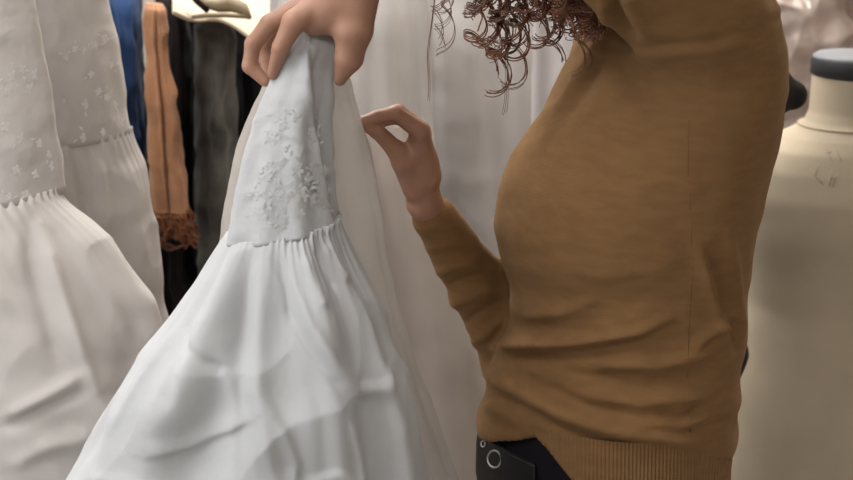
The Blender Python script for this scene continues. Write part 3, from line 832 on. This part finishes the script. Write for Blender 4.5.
side_garment('hanging_garment', [(247, 32, 255, 32, 2.60, .05), (246, 42, 259, 42, 2.6, .10), (246, 100, 261, 100, 2.6, .12), (246, 200, 263, 200, 2.6, .13), (246, 320, 264, 320, 2.6, .13), (246, 560, 266, 560, 2.6, .13)], 'black',
             'black garment hanging behind the raised dress, beside the charcoal jacket', 'garment', 9, .005, 85)
side_garment('hanging_garment', [(160, -10, 248, -10, 2.98, .04), (155, 10, 256, 10, 2.98, .06), (150, 100, 262, 100, 2.98, .07), (145, 300, 266, 300, 2.98, .08), (145, 560, 268, 560, 2.98, .08)], 'black',
             'long black garment hanging deepest, behind the charcoal tweed jacket and coat', 'garment', 9, .006, 86)
# cream blouse: its shoulder lies over the hanger between the jacket and the hand
cb = empty('blouse', tuple(P(225, 10, 2.42)), 'cream blouse slung over its hanger above the charcoal tweed jacket', 'blouse', 'coloured garments on the rail')
nu_, nv_ = 70, 40
Vc = []
for i in range(nv_):
    for j in range(nu_):
        u, v = j / (nu_ - 1), i / (nv_ - 1)
        x = 172 + 98 * u; yt = -14 + 10 * u
        yb = 14 + 30 * u ** 1.3 + 4 * math.sin(u * 9)
        yy = yt + (yb - yt) * v
        Y = 2.56 - .23 * v - .03 * math.sin(u * 7 + 2 * v) - .02 * math.sin(v * 8 + u * 5)
        Vc.append(P(x, yy, Y))
Fc = [(i * nu_ + j, i * nu_ + j + 1, (i + 1) * nu_ + j + 1, (i + 1) * nu_ + j) for i in range(nv_ - 1) for j in range(nu_ - 1)]
oc = mesh('cloth', Vc, Fc, M['cream'], cb)
md = oc.modifiers.new('thickness', 'SOLIDIFY'); md.thickness = .006
hg = empty('clothes_hanger', tuple(P(222, 2, 2.4)), 'olive brown hanger lying in the cream blouse', 'hanger')
mb = MB(); mb.tube([P(192, 17, 2.28), P(205, 15.5, 2.28), P(225, 15, 2.28), (P(248, 17, 2.28))], [.003, .004, .004, .003], 8); mb.build('trouser_bar', M['olive'], hg)
mb = MB(); mb.tube([P(196, -4, 2.33), P(208, 4, 2.31), P(218, 6, 2.31), P(232, 4, 2.30), P(243, 9, 2.29), P(250, 18, 2.28)], [.006, .008, .010, .013, .010, .004], 10); mb.build('shoulder_bar', M['olive'], hg)
mb = MB(); mb.tube([P(191, -10, 2.33), P(198, 0, 2.325), P(207, 10, 2.30)], [.007, .008, .005], 10); mb.build('neck', M['darkbrown'], hg)

# ================================================================== pale gowns
def gown(rows, mat, label, nf, amp, seed):
    c = P((rows[0][0] + rows[0][2]) / 2, rows[0][1], rows[0][4])
    e = empty('gown', (c[0], c[1], 0), label, 'gown', 'pale gowns on the rail')
    drape('skirt', rows, M[mat], e, 260, 130, fold=wavy(nf, amp, seed, (.8, 1), .8), crump=(.0008, 5), seed=seed)
    return e
gown([(268, -30, 350, -30, 2.80, .03), (262, 20, 352, 20, 2.80, .05), (255, 150, 372, 150, 2.80, .06), (245, 320, 392, 320, 2.80, .07), (240, 520, 410, 520, 2.80, .07)], 'gown2', 'pale gown hanging directly behind the raised hand', 12, .006, 91)
gown([(352, -30, 424, -30, 2.54, .03), (350, 20, 428, 20, 2.54, .05), (347, 110, 432, 110, 2.54, .05), (345, 220, 440, 220, 2.54, .055), (345, 330, 448, 330, 2.54, .06), (345, 520, 455, 520, 2.54, .06)], 'gown', 'pale grey gown hanging behind the pinching hand', 6, .008, 92)
gown([(430, -30, 540, -30, 2.74, .03), (426, 40, 545, 40, 2.74, .045), (424, 110, 550, 110, 2.74, .05), (424, 220, 560, 220, 2.74, .055), (424, 400, 570, 400, 2.74, .06), (424, 520, 575, 520, 2.74, .06)], 'gown', 'pale grey gown with soft vertical folds hanging behind the curls', 6, .008, 93)
gown([(536, -30, 640, -30, 2.55, .03), (534, 60, 650, 60, 2.55, .045), (532, 130, 655, 130, 2.55, .05), (535, 260, 660, 260, 2.55, .05), (535, 520, 670, 520, 2.55, .05)], 'gown2', 'bright white gown showing in the gap between the curls and the sweater', 6, .006, 94)
gown([(352, 120, 420, 120, 2.34, .02), (362, 190, 432, 190, 2.34, .04), (372, 260, 462, 260, 2.34, .05), (380, 340, 492, 340, 2.34, .06), (385, 420, 505, 420, 2.34, .065), (388, 540, 515, 540, 2.34, .07)], 'gown3', 'beige gown hanging lower, below the bent elbow', 5, .008, 95)

# ================================================================== dress forms
def form(name, cx, rows, Y, mat, label, rot=0):
    """rows: (py, half breadth, half depth)"""
    base = P(cx, 240, Y); x = base[0]
    e = empty('dress_form', (x, Y, 0), label, 'dress form', 'dress forms')
    rows = np.asarray(rows, float)
    zs = np.array([P(cx, q[0], Y)[2] for q in rows])
    k = np.linspace(0, len(rows) - 1, 120)
    zz_, aa, bb = [np.interp(k, range(len(rows)), q) for q in (zs, rows[:, 1], rows[:, 2])]
    for _ in range(3):
        for arr in (aa, bb): arr[1:-1] = (arr[:-2] + 2 * arr[1:-1] + arr[2:]) / 4
    n = 96; V = []; t = np.linspace(0, 2 * math.pi, n, endpoint=False)
    c, s = math.cos(rot), math.sin(rot)
    for i in range(120):
        px_ = aa[i] * np.cos(t); py_ = bb[i] * np.sin(t)
        V.extend(np.stack([x + c * px_ - s * py_, Y + s * px_ + c * py_, np.full(n, zz_[i])], 1))
    F = [(i * n + j, i * n + (j + 1) % n, (i + 1) * n + (j + 1) % n, (i + 1) * n + j) for i in range(119) for j in range(n)]
    F += [tuple(range(n - 1, -1, -1)), tuple(119 * n + j for j in range(n))]
    mesh('torso', V, F, mat, e)
    mb = MB(); mb.tube([(x, Y, .03), (x, Y, zs[-1] + .02)], .016, 16); mb.build('pole', M['metal'], e)
    mb = MB(); mb.lathe([(.17, 0), (.17, .012), (.15, .022), (.03, .035), (.018, .05)], (x, Y), 40); mb.build('base', M['capdark'], e)
    return e, x, zs
e, x, zs = form('form', 842, [(74, .064, .060), (110, .065, .061), (120, .071, .065), (127, .084, .072), (134, .108, .08), (146, .145, .09), (165, .172, .1), (192, .180, .115), (230, .170, .125), (270, .158, .12), (300, .152, .112), (340, .162, .118), (390, .18, .128), (440, .188, .135), (474, .19, .135)], 2.2, M['linen'],
                'cream linen dress form with a grey neck cap, behind the person')
zt = P(842, 73, 2.2)[2]
mb = MB(); h = P(842, 57, 2.2)[2] - zt
mb.lathe([(.062, zt - .004), (.067, zt), (.0675, zt + h * .9), (.065, zt + h)], (x, 2.2), 48); mb.build('neck_band', M['capdark'], e)
mb = MB(); mb.lathe([(.0645, zt + h - .002), (.0645, zt + h + .002), (.058, zt + h + .006), (.02, zt + h + .0075)], (x, 2.2), 48); mb.build('neck_cap', M['capblue'], e)
mb = MB(); zc = P(842, 124, 2.2)[2]
mb.tube([(x + .0795 * math.cos(q), 2.2 + .070 * math.sin(q), zc) for q in np.linspace(0, 2 * math.pi, 49)], .0022, 8); mb.build('neck_seam', M['linen'], e)
# faint printed marks on the chest
mb = MB()
fo = [o for o in e.children if o.name.startswith('torso')][0]
bvf = BVHTree.FromPolygons([v.co.copy() for v in fo.data.vertices], [tuple(q.vertices) for q in fo.data.polygons])
for pts in ([(826, 148), (829, 153), (831, 160)], [(836, 148), (839, 155), (842, 162)], [(812, 170), (817, 178), (823, 184)], [(832, 170), (831, 178), (829, 186)], [(838, 174), (835, 180), (833, 187)], [(818, 164), (817, 170), (815, 176)], [(826, 153), (832, 152)], [(830, 178), (836, 178)]):
    out = []
    for a, b in pts:
        d = P(a, b, 2.) - CAM; d /= np.linalg.norm(d)
        hit = bvf.ray_cast(Vector(CAM), Vector(d))
        if hit[0] is not None: out.append(np.array(hit[0]))
    if len(out) > 1: mb.tube(np.array(out), .0007, 5)
mk = mb.build('printed_mark', M['ink'], None); merge(fo, mk)

e2, x2, z2 = form('black', 690, [(62, .05, .05), (80, .052, .052), (88, .085, .06), (94, .12, .06), (104, .122, .065), (118, .10, .075), (150, .085, .08), (220, .075, .08), (270, .07, .075), (318, .076, .075), (352, .094, .078), (388, .074, .075), (420, .06, .06)], 1.98, M['blackform'],
                  'black dress form mostly hidden behind the person, its arm plate showing beside the cream form')
mb = MB(); a, b_ = P(772, 92, 1.98), P(806, 93, 1.98)
Vt, Ft = nets(lambda p: rc(p, a, P(792, 95, 1.98), .045, .021), a - [.05, .06, .06], b_ + [.05, .06, .06], .004)
mesh('arm_plate', Vt, Ft, M['blackform'], e2)

# ================================================================== crumpled plastic covers at the upper right
c = P(815, 0, 2.75)
e = empty('garment_cover', (c[0], c[1], 0), 'crumpled clear plastic cover over dusty pink clothes, behind the cream dress form', 'garment cover')
drape('cover', [(770, -50, 860, -50, 2.66, .05), (755, 0, 880, 0, 2.66, .09), (745, 60, 900, 60, 2.66, .10), (740, 200, 910, 200, 2.66, .10), (740, 420, 910, 420, 2.66, .10)], M['plastic'], e, 240, 130, fold=wavy(9, .008, 96), crump=(.014, 7), seed=97)
drape('clothes', [(785, -40, 850, -40, 2.66, .02), (775, 10, 870, 10, 2.66, .05), (770, 60, 880, 60, 2.66, .06), (765, 410, 890, 410, 2.66, .06)], M['pink'], e, 200, 100, fold=wavy(8, .008, 98), crump=(.012, 7), seed=99)

# upper rail for the white dresses, hung from the ceiling
hr_ = empty('hanging_rail', (-.6, 1.85, ZC), 'steel ceiling rail carrying the white embroidered dresses', 'clothes rail')
mb = MB(); mb.tube([(-.6, 1.5, 2.0), (-.6, 2.25, 2.0)], .0125, 14); mb.build('rail_bar', M['metal'], hr_)
for y in (1.55, 2.2):
    mb = MB(); mb.tube([(-.6, y, 2.0), (-.6, y, ZC)], .008, 12); mb.build('drop_rod', M['metal'], hr_)
hook_hanger(-.6, 1.74, P(-45, -250, 1.74)[2] + .012, 2.0, .05, 0, 'hanger of the front white embroidered dress')
hook_hanger(-.6, 1.98, P(-5, -190, 1.98)[2] + .012, 2.0, .08, 0, 'hanger of the white embroidered dress beside the blue garment')
for ob in [o for o in S.objects if '_loc' in o.keys()]: del ob['_loc']
S.view_settings.view_transform = 'Standard'
S.view_settings.look = 'None'
S.view_settings.gamma = 1
S.view_settings.exposure = 0.0
